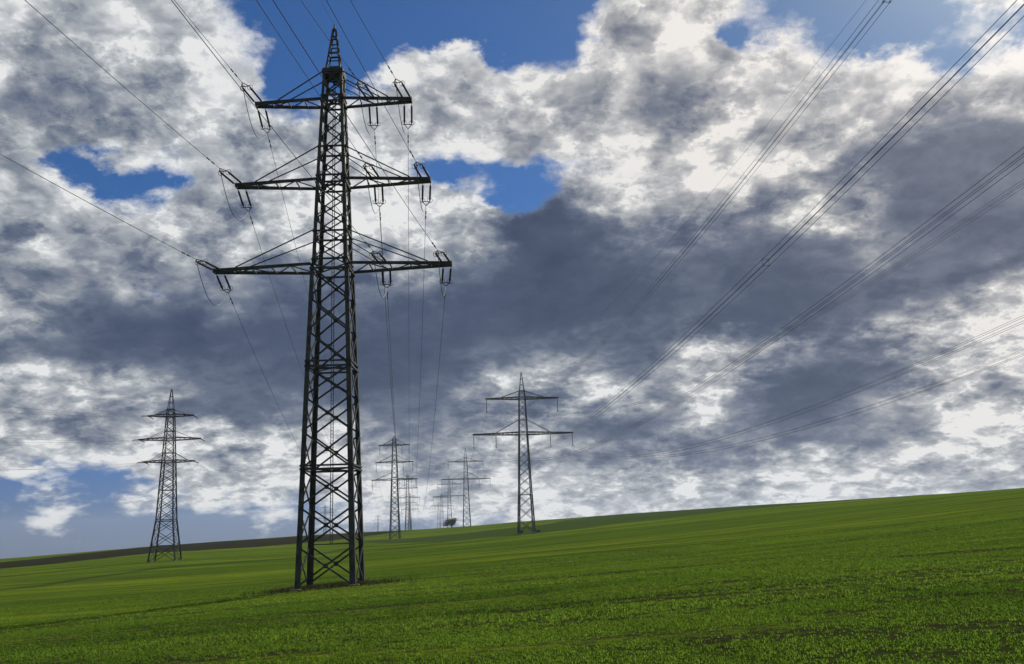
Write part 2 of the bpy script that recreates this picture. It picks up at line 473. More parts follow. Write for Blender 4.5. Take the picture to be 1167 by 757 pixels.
def herm(x, xs, ys):
    """smooth (Hermite, finite difference) interpolation along axis 0 of ys"""
    xs = np.asarray(xs)
    k = np.clip(np.searchsorted(xs, x, side='right') - 1, 0, len(xs) - 2)
    h = xs[1:] - xs[:-1]
    sl = (ys[1:] - ys[:-1]) / h.reshape((-1,) + (1,) * (ys.ndim - 1))
    d = np.concatenate([sl[:1], 0.5 * (sl[1:] + sl[:-1]), sl[-1:]], 0)
    t = ((x - xs[k]) / h[k])
    return k, t, h, d


def ground(x, y):
    x = np.atleast_1d(np.asarray(x, float))
    y = np.atleast_1d(np.asarray(y, float))
    th = np.arctan2(x, y)
    r = np.hypot(x, y)
    lr = np.log(np.minimum(r, 8000) + 8.0)
    # along distance for every column
    k, t, h, d = herm(lr, LR, ZA.T)
    k2, t2, h2, _ = herm(th, TH_ALL, ZA)
    cols = []
    for o in (-1, 0, 1, 2):
        c = np.clip(k2 + o, 0, len(TH_ALL) - 1)
        y0, y1 = ZA[c, k], ZA[c, k + 1]
        d0, d1 = d[k, c] * h[k], d[k + 1, c] * h[k]
        tt = t
        cols.append((2 * tt**3 - 3 * tt**2 + 1) * y0 + (tt**3 - 2 * tt**2 + tt) * d0 + (-2 * tt**3 + 3 * tt**2) * y1 + (tt**3 - tt**2) * d1)
    xm = TH_ALL[np.clip(k2 - 1, 0, None)]
    x0 = TH_ALL[k2]
    x1 = TH_ALL[k2 + 1]
    x2 = TH_ALL[np.clip(k2 + 2, None, len(TH_ALL) - 1)]
    hh = x1 - x0
    m0 = (cols[2] - cols[0]) / np.maximum(x1 - xm, 1e-6) * hh
    m1 = (cols[3] - cols[1]) / np.maximum(x2 - x0, 1e-6) * hh
    tt = t2
    z = (2 * tt**3 - 3 * tt**2 + 1) * cols[1] + (tt**3 - 2 * tt**2 + tt) * m0 + (-2 * tt**3 + 3 * tt**2) * cols[2] + (tt**3 - tt**2) * m1
    # gentle undulations of the field
    z = z + 0.05 * np.sin(x * 0.21 + 0.5 * np.sin(y * 0.13)) * np.sin(y * 0.17 + 1.0) * np.clip(r / 30, 0, 1)
    z = z + 0.16 * np.sin(x * 0.045 + 1.3) * np.sin(y * 0.06 + x * 0.02) * np.clip((r - 30) / 60, 0, 1)
    return z


def gz(x, y):
    return float(ground(x, y)[0])


# field boundaries: distance from the gate where the walker stands, by bearing
def table(xs, rs, th):
    return np.interp(th, [math.atan((p - 583.5) / 1080.0) for p in xs], rs)


TAB_TH = np.concatenate([np.radians(np.arange(-180, -42, 3.0)), np.radians(np.arange(-42, 42, 0.14)), np.radians(np.arange(42, 180.01, 3.0))])
RR = np.concatenate([np.linspace(0, 9, 10), np.exp(np.linspace(math.log(9.4), math.log(150), 170)),
                     np.exp(np.linspace(math.log(151.5), math.log(1300), 210)), np.exp(np.linspace(math.log(1400), math.log(6000), 18))])
THG, RG = np.meshgrid(TAB_TH, RR)
GX, GY = RG * np.sin(THG), RG * np.cos(THG)
GZ = ground(GX.ravel(), GY.ravel())
far_drop = np.maximum(RG.ravel() - 8000, 0) * 0.04
GZ = GZ - far_drop
nth, nr = len(TAB_TH), len(RR)
verts = np.stack([GX.ravel(), GY.ravel(), GZ], 1)
ii, jj = np.meshgrid(np.arange(nr - 1), np.arange(nth - 1), indexing='ij')
q = (ii * nth + jj).ravel()
faces = np.stack([q, q + 1, q + nth + 1, q + nth], 1)


def mesh_np(name, verts, faces, mat, smooth=False):
    me = bpy.data.meshes.new(name)
    n, m, s = len(verts), len(faces), faces.shape[1]
    me.vertices.add(n)
    me.vertices.foreach_set('co', verts.astype(np.float32).ravel())
    me.loops.add(m * s)
    me.loops.foreach_set('vertex_index', faces.astype(np.int32).ravel())
    me.polygons.add(m)
    me.polygons.foreach_set('loop_start', np.arange(0, m * s, s, dtype=np.int32))
    me.polygons.foreach_set('loop_total', np.full(m, s, dtype=np.int32))
    if smooth:
        me.polygons.foreach_set('use_smooth', np.ones(m, dtype=bool))
    me.materials.append(mat)
    me.update(calc_edges=True)
    me.validate()
    o = bpy.data.objects.new(name, me)
    col.objects.link(o)
    return o


def put_attr(o, name, vals):
    a = o.data.attributes.new(name, 'FLOAT', 'POINT')
    a.data.foreach_set('value', vals.astype(np.float32))


def smooth01(x):
    x = np.clip(x, 0, 1)
    return x * x * (3 - 2 * x)


def band(r, lo, hi, soft=0.012):
    return smooth01((r / lo - 1) / soft + .5) * smooth01((1 - r / hi) / soft + .5)


def crop_zones(x, y):
    th, r = np.arctan2(x, y), np.hypot(x, y)
    wob = 1 + 0.012 * np.sin(th * 40) + 0.008 * np.sin(th * 95 + 1)
    r = r * wob
    pl0 = table([-900, 0, 188, 340, 400, 470], [345, 358, 450, 475, 520, 700], th)
    pl1 = table([-900, 0, 188, 340, 400, 470], [480, 500, 690, 760, 760, 700], th)
    plough = band(r, pl0, np.maximum(pl1, pl0 * 1.001)) * (th < math.atan((470 - 583.5) / 1080))
    d0 = table([380, 420, 500, 600, 700, 850, 1000, 1167, 1500], [420, 400, 318, 305, 320, 390, 470, 470, 470], th)
    d1 = table([380, 420, 500, 600, 660, 700, 850, 1000, 1500], [440, 470, 470, 450, 600, 900, 1000, 1000, 1000], th)
    dark = band(r, d0, d1) * (th > math.atan((380 - 583.5) / 1080))
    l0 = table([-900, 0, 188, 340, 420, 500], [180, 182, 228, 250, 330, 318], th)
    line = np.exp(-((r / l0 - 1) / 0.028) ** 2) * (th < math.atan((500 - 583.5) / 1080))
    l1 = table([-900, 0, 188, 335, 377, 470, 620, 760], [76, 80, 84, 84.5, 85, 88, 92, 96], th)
    line2 = np.exp(-((r / l1 - 1) / 0.008) ** 2) * table([-900, 0, 330, 420, 560, 700], [.55, .8, 1, 1, .5, 0], th)  # rough strip, darkened left of the pylon as its painted shadow
    return plough, dark, line, line2


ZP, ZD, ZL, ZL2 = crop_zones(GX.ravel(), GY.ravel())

gm, G = bm_mat('winter_wheat_field')
gc = G.new('ShaderNodeTexCoord')
GO = gc.outputs['Object']
mp = G.new('ShaderNodeMapping')
G.put(mp.inputs['Vector'], GO)
mp.inputs['Rotation'].default_value = (0, 0, rad(-12))
mp.inputs['Scale'].default_value = (0.12, 1.0, 0.3)
ROWV = mp.outputs[0]


def attr(T, name):
    a = T.new('ShaderNodeAttribute')
    a.attribute_name = name
    return a.outputs['Fac']


big = G.noise(ROWV, 0.035, 6.0, 0.55)
mid = G.noise(ROWV, 0.30, 6.0, 0.60)
fine = G.noise(GO, 2.2, 6.0, 0.65)
tiny = G.noise(GO, 16.0, 5.0, 0.65)
streak = G.noise(ROWV, 1.6, 5.0, 0.6)
gcol = G.mix(G.step(big, 0.36, 0.64), (.068, .116, .007, 1), (.126, .174, .010, 1))
gcol = G.mix(G.step(mid, 0.30, 0.70), G.mix(1.0, gcol, (.66, .74, .80, 1), 'MULTIPLY'), gcol)
gcol = G.mix(G.step(streak, 0.44, 0.62, 0.0, 0.55), gcol, (.040, .055, .018, 1))
tm_ = G.new('ShaderNodeMapping')
G.put(tm_.inputs['Vector'], GO)
tm_.inputs['Rotation'].default_value = (0, 0, rad(12))
tsx = G.new('ShaderNodeSeparateXYZ')
G.put(tsx.inputs[0], tm_.outputs[0])
tmod = G.m('FLOORED_MODULO', tsx.outputs[1], 21.0)
trk = G.m('MAXIMUM', G.step(G.m('ABSOLUTE', G.m('SUBTRACT', tmod, 9.2)), 0.22, 0.42, 1.0, 0.0), G.step(G.m('ABSOLUTE', G.m('SUBTRACT', tmod, 11.0)), 0.22, 0.42, 1.0, 0.0))
gcol = G.mix(G.m('MULTIPLY', trk, 0.75), gcol, (.030, .040, .012, 1))
soil = G.mix(fine, (.010, .009, .007, 1), (.030, .025, .018, 1))
bare = G.m('ADD', G.m('MULTIPLY', G.m('SUBTRACT', fine, 0.5), 1.0), G.m('ADD', G.m('MULTIPLY', G.m('SUBTRACT', tiny, 0.5), 0.9), G.m('SUBTRACT', 1.0, mid)))
dist = G.v('LENGTH', GO)
near = G.step(dist, 14.0, 90.0, 1.0, 0.0)
bare = G.m('ADD', bare, G.m('MULTIPLY', near, 0.26))
gcol = G.mix(G.step(bare, 0.55, 0.75, 0.0, 0.85), gcol, soil)
gcol = G.mix(G.m('MULTIPLY', attr(G, 'dark_crop'), 0.80), gcol, (.028, .048, .014, 1))
gcol = G.mix(G.m('MULTIPLY', attr(G, 'rough_strip_and_shadow'), 0.75), gcol, (.020, .034, .012, 1))
gcol = G.mix(attr(G, 'plough'), gcol, G.mix(mid, (.012, .014, .008, 1), (.026, .026, .014, 1)))
gcol = G.mix(G.m('MULTIPLY', attr(G, 'footing_dirt'), G.step(fine, 0.35, 0.6)), gcol, (.13, .105, .07, 1))
bmp = G.new('ShaderNodeBump')
bmp.inputs['Strength'].default_value = 0.9
bmp.inputs['Distance'].default_value = 0.10
G.put(bmp.inputs['Height'], G.m('ADD', fine, G.m('MULTIPLY', tiny, 0.6)))
gd = G.new('ShaderNodeBsdfDiffuse')
G.put(gd.inputs['Color'], gcol)
G.put(gd.inputs['Normal'], bmp.outputs[0])
gout = G.new('ShaderNodeOutputMaterial')
G.put(gout.inputs['Surface'], gd.outputs[0])

g_obj = mesh_np('ground', verts, faces, gm, smooth=True)
put_attr(g_obj, 'plough', ZP)
put_attr(g_obj, 'dark_crop', ZD)
put_attr(g_obj, 'rough_strip_and_shadow', np.clip(ZL + ZL2, 0, 1))
MAIN = (-16.45, 85.0)
bx_, by_ = GX.ravel() - MAIN[0], GY.ravel() - MAIN[1]
put_attr(g_obj, 'footing_dirt', smooth01(1.35 - np.sqrt((bx_ / 4.2) ** 2 + (by_ / 3.4) ** 2)) )
tag(g_obj, kind='structure')

# ------------------------------------------------------------------ young crop, leaf by leaf
lm, L = bm_mat('wheat_leaf')
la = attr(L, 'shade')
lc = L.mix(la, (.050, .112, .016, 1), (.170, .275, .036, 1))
ld = L.new('ShaderNodeBsdfDiffuse')
L.put(ld.inputs['Color'], lc)
lt = L.new('ShaderNodeBsdfTranslucent')
L.put(lt.inputs['Color'], L.mix(1.0, lc, (1.0, 1.0, .7, 1), 'MULTIPLY'))
lx = L.new('ShaderNodeMixShader')
lx.inputs[0].default_value = 0.55
L.put(lx.inputs[1], ld.outputs[0])
L.put(lx.inputs[2], lt.outputs[0])
lo = L.new('ShaderNodeOutputMaterial')
L.put(lo.inputs['Surface'], lx.outputs[0])


def lattice_noise(x, y, cell, seed):
    """cheap value noise"""
    r = np.random.default_rng(seed)
    tab = r.random((64, 64))
    u_, v_ = x / cell, y / cell
    i, j = np.floor(u_).astype(int), np.floor(v_).astype(int)
    fu, fv = smooth01(u_ - i), smooth01(v_ - j)
    g = lambda a, b: tab[a % 64, b % 64]
    return (g(i, j) * (1 - fu) + g(i + 1, j) * fu) * (1 - fv) + (g(i, j + 1) * (1 - fu) + g(i + 1, j + 1) * fu) * fv


def bareness(x, y):
    c, s = math.cos(rad(12)), math.sin(rad(12))
    xr, yr = x * c - y * s, x * s + y * c
    n = .40 * lattice_noise(xr * .22, yr * 1.1, 3.2, 1) + .32 * lattice_noise(xr * .5, yr, 1.1, 2) + .28 * lattice_noise(x, y, .38, 3)
    return n


def crop(name, r0, r1, dens, blades, hgt, wid, label):
    half = math.tan(rad(36))
    area = half * (r1 * r1 - r0 * r0)
    n = int(area * dens)
    r = np.sqrt(RNG.uniform(r0 * r0, r1 * r1, n))
    x = RNG.uniform(-half, half, n) * r
    y = r
    # drilled rows, a little uneven
    c, s = math.cos(rad(12)), math.sin(rad(12))
    xr, yr = x * c - y * s, x * s + y * c
    row = 0.26
    yr = np.where(RNG.random(n) < .6, np.round(yr / row) * row + RNG.normal(0, .025, n), yr)
    x, y = xr * c + yr * s, -xr * s + yr * c
    b = bareness(x, y)
    keep = RNG.random(n) < np.clip(1.30 - (b - .475) / .12, 0.15, 1)
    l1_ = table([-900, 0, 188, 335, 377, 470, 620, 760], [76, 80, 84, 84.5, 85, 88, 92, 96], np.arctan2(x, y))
    keep &= ~((np.abs(np.hypot(x, y) / l1_ - 1) < .006) & (np.arctan2(x, y) < .03) & (RNG.random(n) < .8))  # crop thinned along the strip so its painted shadow shows
    tram = np.mod(yr, 21.0)
    keep &= ~(((np.abs(tram - 9.2) < .28) | (np.abs(tram - 11.0) < .28)) & (RNG.random(n) < .85))
    edge_patch = np.exp(-((x - 26) / 9) ** 2 - ((y - 47) / 7) ** 2)
    keep &= RNG.random(n) > edge_patch * .75
    x, y, b = x[keep], y[keep], b[keep]
    n = len(x)
    size = RNG.uniform(.6, 1.35, n) * np.clip(1.5 - b, .6, 1.2)
    z = ground(x, y)
    k = blades
    X = np.repeat(x, k) + RNG.normal(0, wid * 1.6, n * k)
    Y = np.repeat(y, k) + RNG.normal(0, wid * 1.6, n * k)
    Z = np.repeat(z, k) - .01
    S_ = np.repeat(size, k) * RNG.uniform(.6, 1.2, n * k)
    a = RNG.uniform(0, 2 * math.pi, n * k)
    lean = RNG.uniform(.25, 1.25, n * k)
    H, Wd = hgt * S_, wid * RNG.uniform(.7, 1.3, n * k)
    dx, dy = np.cos(a), np.sin(a)
    px_, py_ = -dy, dx
    base0 = np.stack([X - px_ * Wd / 2, Y - py_ * Wd / 2, Z], 1)
    base1 = np.stack([X + px_ * Wd / 2, Y + py_ * Wd / 2, Z], 1)
    m0 = np.stack([X + dx * H * lean * .35 - px_ * Wd * .45, Y + dy * H * lean * .35 - py_ * Wd * .45, Z + H * .62], 1)
    m1 = np.stack([X + dx * H * lean * .35 + px_ * Wd * .45, Y + dy * H * lean * .35 + py_ * Wd * .45, Z + H * .62], 1)
    tip = np.stack([X + dx * H * lean, Y + dy * H * lean, Z + H * (1.05 - .45 * lean)], 1)
    V = np.stack([base0, base1, m1, m0, tip], 1).reshape(-1, 3)
    q_ = np.arange(n * k) * 5
    T1 = np.stack([q_, q_ + 1, q_ + 2], 1)
    T2 = np.stack([q_, q_ + 2, q_ + 3], 1)
    T3 = np.stack([q_ + 3, q_ + 2, q_ + 4], 1)
    o = mesh_np(name, V, np.concatenate([T1, T2, T3]), lm)
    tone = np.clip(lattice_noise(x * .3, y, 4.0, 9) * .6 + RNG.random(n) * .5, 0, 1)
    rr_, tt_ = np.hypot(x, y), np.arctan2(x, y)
    tone = np.clip(tone + .45 * np.exp(-((rr_ - 66) / 14) ** 2) * smooth01((-.02 - tt_) / .12), 0, 1.3)  # brighter leaf colour left of the pylon imitates a sunlit band
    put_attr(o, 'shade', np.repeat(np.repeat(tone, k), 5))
    tag(o, label, 'crop', kind='stuff')
    return o


crop('young_wheat', 9.0, 24.0, 150, 6, .060, .014, 'young green wheat seedlings in the nearest part of the field with dark soil between')
crop('young_wheat', 24.0, 52.0, 34, 6, .070, .024, 'young green wheat seedlings in the middle of the field before the big pylon')
crop('young_wheat', 52.0, 110.0, 5.0, 5, .080, .045, 'fine green wheat cover around and beyond the big pylon')

# ================================================================== pylons
def lerp(a, b, t):
    return a + (b - a) * t


def width_at(levels, h):
    for (h0, w0), (h1, w1) in zip(levels, levels[1:]):
        if h <= h1:
            return lerp(w0, w1, (h - h0) / (h1 - h0))
    return levels[-1][1]


def corner(levels, h, sx_, sy_):
    w = width_at(levels, h) / 2
    return Vector((sx_ * w, sy_ * w, h))


CORN = [(-1, -1), (1, -1), (1, 1), (-1, 1)]


def body(root, levels, panels, belts, mat, leg_w, brace_w, detail=True, h_end=None):
    """four legs, four braced faces; levels = (height, width) breakpoints"""
    for sx_, sy_ in CORN:
        m = MB()
        hs = [-0.5] + [l[0] for l in levels[1:]]
        for i in range(len(hs) - 1):
            a, b = corner(levels, hs[i], sx_, sy_), corner(levels, hs[i + 1], sx_, sy_)
            wa, wb = lerp(leg_w, leg_w * .5, hs[i] / hs[-1]), lerp(leg_w, leg_w * .5, hs[i + 1] / hs[-1])
            if detail:
                m.angle(a, b, wa, wb, (-sx_, 0, 0), (0, -sy_, 0), 0.035)
                # lacing between the flanges reads as a solid leg at this size; splice plates at joints
                m.bar(b - Vector((sx_ * wb / 2, 0, .35)), b + Vector((-sx_ * wb / 2, 0, .35)), .03, wb * 1.1, (0, 1, 0))
            else:
                m.bar(a, b, (wa + wb) / 2)
        m.build('leg', mat, root)
    for k in range(4):
        c0, c1 = CORN[k], CORN[(k + 1) % 4]
        m = MB()
        nrm = Vector(((c0[0] + c1[0]) / 2, (c0[1] + c1[1]) / 2, 0))
        for (h0, h1) in panels:
            a0, b0 = corner(levels, h0, *c0), corner(levels, h0, *c1)
            a1, b1 = corner(levels, h1, *c0), corner(levels, h1, *c1)
            w = brace_w * (1.0 if h0 < panels[-1][1] * .55 else .72)
            off = nrm * -0.05
            m.bar(a0 + off, b1 + off, w, w * .6, nrm)
            m.bar(b0 + off * 2.2, a1 + off * 2.2, w, w * .6, nrm)
            if detail:
                # gusset plate where the braces cross
                t_ = (b0 - a0).length / ((b0 - a0).length + (b1 - a1).length)
                cpt = a0.lerp(b1, t_) + off * 1.6
                s_ = w * 1.25
                m.bar(cpt - Vector((0, 0, s_)), cpt + Vector((0, 0, s_)), s_ * 2, .03, nrm)
                mid_ = (a0 + b0) * .5
                for e_ in (a0, b0):
                    e_ = e_ + (mid_ - e_).normalized() * .24
                    m.bar(e_ + off + Vector((0, 0, -.25)), e_ + off + Vector((0, 0, .25)), .42, .03, nrm)
        for h in belts:
            m.bar(corner(levels, h, *c0), corner(levels, h, *c1), brace_w, brace_w, (0, 0, 1))
        m.build('lattice_face', mat, root)


def string(m, a, b, r, discs, rod=0.02):
    """an insulator string of stacked sheds from a to b"""
    prof = [(0, rod)]
    for i in range(discs):
        t0 = 0.08 + 0.84 * i / discs
        dt = 0.84 / discs
        prof += [(t0, r * .45), (t0 + dt * .25, r), (t0 + dt * .55, r * .9), (t0 + dt * .7, r * .45)]
    prof += [(0.93, rod), (1, rod)]
    m.lathe(a, b, prof, 8)


def crossarm(root, side, levels, h, L, depth, tie_h, tie_x, mat, w, inner=None):
    """one half of a crossarm: two bottom chords, two top chords, zigzags, and ties back to the body"""
    m = MB()
    wb = width_at(levels, h) / 2
    tip = Vector((side * L, 0, h))
    cw = w
    wt = 0.32
    for sy_ in (-1, 1):
        r0 = Vector((side * wb, sy_ * wb, h - depth * .35))
        r1 = Vector((side * wb, sy_ * wb, h + depth * .65))
        t0 = Vector((side * L, sy_ * wt, h - .05))
        t1 = Vector((side * L, sy_ * wt, h + .14))
        m.bar(r0, t0, cw)
        m.bar(r1, t1, cw)
        n = max(3, int((L - wb) / 1.5))
        for i in range(n):
            f0, f1 = i / n, (i + 1) / n
            p, q_ = (r0.lerp(t0, f0), r1.lerp(t1, f1)) if i % 2 == 0 else (r1.lerp(t1, f0), r0.lerp(t0, f1))
            m.bar(p, q_, cw * .55)
    n = max(3, int((L - wb) / 1.6))
    for i in range(n + 1):
        f0 = i / n
        ya = lerp(wb, wt, f0)
        xa = lerp(wb, L, f0) * side
        za = lerp(h - depth * .35, h - .05, f0)
        m.bar((xa, -ya, za), (xa, ya, za), cw * .7)
        if i < n:
            f1 = (i + 1) / n
            yb, xb, zb = lerp(wb, wt, f1), lerp(wb, L, f1) * side, lerp(h - depth * .35, h - .05, f1)
            s_ = 1 if i % 2 else -1
            m.bar((xa, -s_ * ya, za), (xb, s_ * yb, zb), cw * .55)
    m.bar((side * L, -wt - .08, h + .06), (side * L, wt + .08, h + .06), cw * 1.2, .36)
    m.build('crossarm', mat, root)
    if tie_h:
        wbt = width_at(levels, tie_h) / 2
        m = MB()
        for sy_ in (-1, 1):
            f = (tie_x - wb) / (L - wb)
            e = Vector((side * tie_x, sy_ * lerp(wb, wt, f), h + depth * .65 * (1 - f) + .2))
            m.bar(Vector((side * wbt, sy_ * wbt, tie_h)), e, cw * .62)
            if inner:
                f = (inner - wb) / (L - wb)
                e = Vector((side * inner, sy_ * lerp(wb, wt, f), h + depth * .65 * (1 - f) + .1))
                m.bar(Vector((side * wbt, sy_ * wbt, tie_h - 1.0)), e, cw * .5)
        m.build('tie_rod', mat, root)


def spire(root, h0, w0, h1, w1, rungs, mat, w):
    m = MB()
    lv = [(h0, w0), (h1, w1)]
    for c in CORN:
        m.bar(corner(lv, h0, *c), corner(lv, h1, *c), w)
    for i in range(rungs + 1):
        h = lerp(h0, h1, i / rungs)
        for k in range(4):
            m.bar(corner(lv, h, *CORN[k]), corner(lv, h, *CORN[(k + 1) % 4]), w * (.8 if i % 2 else 1.3))
    m.bar((0, 0, h1 - .2), (0, 0, h1 + .5), w * 1.2)
    m.build('spire', mat, root)


def footings(root, levels, r=.5, up=.14, sink=1.0):
    for sx_, sy_ in CORN:
        c = corner(levels, 0, sx_, sy_)
        m = MB()
        c = c - Vector((sx_ * .1, sy_ * .1, 0))
        gh = gz(root.location.x + c.x, root.location.y + c.y) - root.location.z
        m.lathe((c.x, c.y, gh - sink), (c.x, c.y, gh + up), [(0, r), (.9, r), (.97, r * .97), (1, r * .86), (1, 0.001)], 20)
        m.build('footing', CONCRETE, root)


WIRES = []


def catenary(a, b, sag, n=60):
    a, b = Vector(a), Vector(b)
    out = []
    for i in range(n + 1):
        t = i / n
        p = a.lerp(b, t)
        p.z -= 4 * sag * t * (1 - t)
        out.append(p)
    return out


def wire_thing(name, pts, r, label, group=None, sides=6, cat='cable'):
    m = MB()
    o0 = Vector(pts[0])
    m.tube([Vector(p) - o0 for p in pts], r, sides)
    o = m.build(name, WIRE)
    o.location = o0
    return tag(o, label, cat, group)


# -- the big strain pylon -------------------------------------------------
MZ = -4.45
MAIN_LV = [(0, 5.15), (9.9, 4.58), (19.1, 4.05), (28.5, 3.45), (28.6, 3.25), (36.8, 2.75), (45.0, 2.08), (48.2, 1.80)]
root = empty('lattice_pylon', (MAIN[0], MAIN[1], MZ),
             'big dark lattice pylon with three crossarms, closest of all the pylons', 'electricity pylon')
MAIN_ROOT = root
low = [(-0.1, 3.4), (3.4, 6.7), (6.7, 9.9), (9.9, 13.2), (13.2, 16.3), (16.3, 19.1), (19.1, 22.3), (22.3, 25.4), (25.4, 28.3)]
up_ = [(28.9 + i * 1.96, 28.9 + (i + 1) * 1.96) for i in range(4)] + [(36.9 + i * 2.0, 36.9 + (i + 1) * 2.0) for i in range(4)] + [(45.1, 46.6), (46.6, 48.1)]
body(root, MAIN_LV, low + up_, [9.9, 10.2, 19.0, 19.45, 28.1, 29.0, 31.7, 36.5, 37.2, 40.1, 44.8, 45.4, 47.7, 48.15], STEEL, .50, .155)
for h in (9.9, 19.1, 28.5, 36.8, 45.0):   # inner diaphragms carrying the ladder
    m = MB()
    m.bar(corner(MAIN_LV, h, -1, -1), corner(MAIN_LV, h, 1, 1), .1)
    m.bar(corner(MAIN_LV, h, 1, -1), corner(MAIN_LV, h, -1, 1), .1)
    m.build('diaphragm', STEEL, root)
m = MB()
m.bar((-1.6, 0, 3.45), (1.7, 0, 3.45), .09)
m.build('crossbeam', STEEL, root)
m = MB()
for s_ in (-.17, .17):
    m.bar((s_ * .6, .1, 3.4), (s_ * .6, .1, 48.0), .06)
for i in range(148):
    m.bar((-.12, .1, 3.5 + i * .3), (.12, .1, 3.5 + i * .3), .03)
m.build('ladder', STEEL, root)
m = MB()   # climbing platform under the spire
m.bar((-1.02, 0, 47.95), (1.02, 0, 47.95), 2.0, .16)
m.build('platform', STEEL, root)
spire(root, 48.2, 1.38, 52.75, .24, 5, STEEL, .11)
ARMS = [(28.5, 11.0, .10, 31.8, 8.9, 4.9), (36.8, 9.15, .10, 40.1, 7.3, 4.2), (45.0, 7.45, .10, 47.9, 5.3, 3.8)]
for h, L_, dp, th_, tx, inn in ARMS:
    for side in (-1, 1):
        crossarm(root, side, MAIN_LV, h, L_, dp, th_, tx, STEEL, .145, inn if side > 0 else None)
footings(root, MAIN_LV)

# next pylon of the same line, and the ones behind it
B_POS = (-58.7, 460.0)
E_POS = [(-97.0, 850.0), (-140.0, 1250.0)]

PHASES = [(-1, 0), (-1, 1), (-1, 2), (1, 0), (1, 1), (1, 2), (2, 0), (2, 1), (2, 2)]   # side (2 = inner right), arm
ARM_X = {(-1, 0): -10.6, (-1, 1): -8.8, (-1, 2): -7.1, (1, 0): 10.6, (1, 1): 8.8, (1, 2): 7.1, (2, 0): 4.9, (2, 1): 4.2, (2, 2): 3.7}
ARM_H = [28.5, 36.8, 45.0]
IN_FIT = {(-1, 0): (-.139, .035), (-1, 1): (-.131, .004), (-1, 2): (-.107, -.012), (2, 2): (-.149, .026), (1, 2): (-.135, .015),
          (2, 1): (-.108, -.010), (1, 1): (-.110, .002), (2, 0): (-.109, -.019), (1, 0): (-.107, .017)}
SIDE_NAME = {-1: 'left tip', 1: 'right tip', 2: 'inner right seat'}
ARM_NAME = ['bottom', 'middle', 'top']


def susp_bottom(pos, z0, x, h, drop=4.3):
    return Vector((pos[0] + x, pos[1], z0 + h - drop))


def double_string(root, a, b, length, sep=.72):
    """a pair of parallel insulator strings from the arm at a pulling towards b, with yoke and arcing ring"""
    d = (b - a).normalized()
    m = MB()
    x = d.cross(Vector((0, 0, 1))).normalized()
    e = a + d * length
    for s_ in (-1, 1):
        p0, p1 = a + x * (s_ * sep / 2) + d * .25, a + d * (length - .75) + x * (s_ * sep / 2)
        string(m, p0, p1, .10, 18, .03)
        m.bar(a + x * (s_ * sep / 2), p0, .05)
        m.bar(p1, e, .055)
    m.bar(a + d * (length - .78) - x * (sep / 2 + .12), a + d * (length - .78) + x * (sep / 2 + .06), .06)
    for s_ in (-1, 1):     # arcing rings
        c = a + d * (length - 1.05) + x * (s_ * sep / 2)
        ring = []
        y = d.cross(x)
        for i in range(11):
            g = math.pi * 2 * i / 10
            ring.append(c + x * (.26 * math.cos(g)) + y * (.26 * math.sin(g)))
        m.tube(ring, .022, 5)
    # vibration dampers on the conductor just beyond the clamp
    for s_ in (1.4, 2.3):
        q_ = a + d * (length + s_)
        m2 = MB()
        m2.lathe(q_ - d * .22, q_ + d * .22, [(0, .001), (0, .07), (.3, .07), (.3, .02), (.7, .02), (.7, .07), (1, .07), (1, .001)], 6)
        m2.build('damper', WIRE, root)
    return m.build('insulator_string', INSUL, root), e


K_SAG = 0.00047
B_Z = gz(*B_POS)
mo = Vector((MAIN[0], MAIN[1], MZ))
MAIN_OUT_START = {}
for key in PHASES:
    side, arm = key
    x = ARM_X[key]
    a = Vector((x, .35, ARM_H[arm] - .1))
    a_in = Vector((x, -.35, ARM_H[arm] + .05))
    # away from the camera, towards the next pylon
    tgt = susp_bottom(B_POS, B_Z, x * .98, ARM_H[arm] - .5)
    aw = a + mo
    span = (tgt - aw).length
    sag = K_SAG * span * span / 4
    p1 = catenary(aw, tgt, sag * 1.0, 80)
    _, e_out = double_string(root, a, p1[1] - mo, 4.3)
    MAIN_OUT_START[key] = e_out + mo
    pts = catenary(e_out + mo, tgt, sag, 80)
    wire_thing('power_line', pts, .021, 'conductor running away from %s of %s crossarm on biggest pylon' % (SIDE_NAME[side], ARM_NAME[arm]),
               'conductors running away behind the big pylon')
    # towards the camera
    mm, sl = IN_FIT[key]
    d = Vector((mm, -1.0, 0)).normalized()
    kk = .0005
    pos_in = lambda s: a_in + d * s + Vector((0, 0, -sl * s + kk * s * s))
    _, e_in = double_string(root, a_in, pos_in(6.0), 4.3)
    s_list = [4.3 + (185 - 4.3) * (i / 70) for i in range(71)]
    pts = [e_in + mo] + [pos_in(s) + mo for s in s_list[1:]]
    wire_thing('power_line', pts, .023, 'conductor coming overhead to %s of %s crossarm of biggest pylon' % (SIDE_NAME[side], ARM_NAME[arm]),
               'conductors overhead in front of the big pylon')
    # jumper loop under the arm
    m = MB()
    loop = []
    bottom = (e_in + e_out) * .5 - Vector((0, 0, 2.2 if side != -1 else 2.6))
    for i in range(25):
        t = i / 24
        p = e_in * (1 - t) ** 2 + bottom * 2 * t * (1 - t) + e_out * t * t
        p.z -= 1.2 * math.sin(math.pi * t)
        loop.append(p)
    m.tube(loop, .030, 6)
    m.build('jumper_loop', WIRE, root)
# earth wire over the spire
d = Vector((-.125, -1, 0)).normalized()
st = mo + Vector((0, 0, 53.2))
wire_thing('earth_wire', [st + d * s + Vector((0, 0, .03 * s + .0004 * s * s)) for s in [i * 3.0 for i in range(60)]], .012,
           'thinnest wire rising overhead from the spire of the biggest pylon')


def levels_scaled(lv, f=1.0):
    return [(h * f, w * f) for h, w in lv]


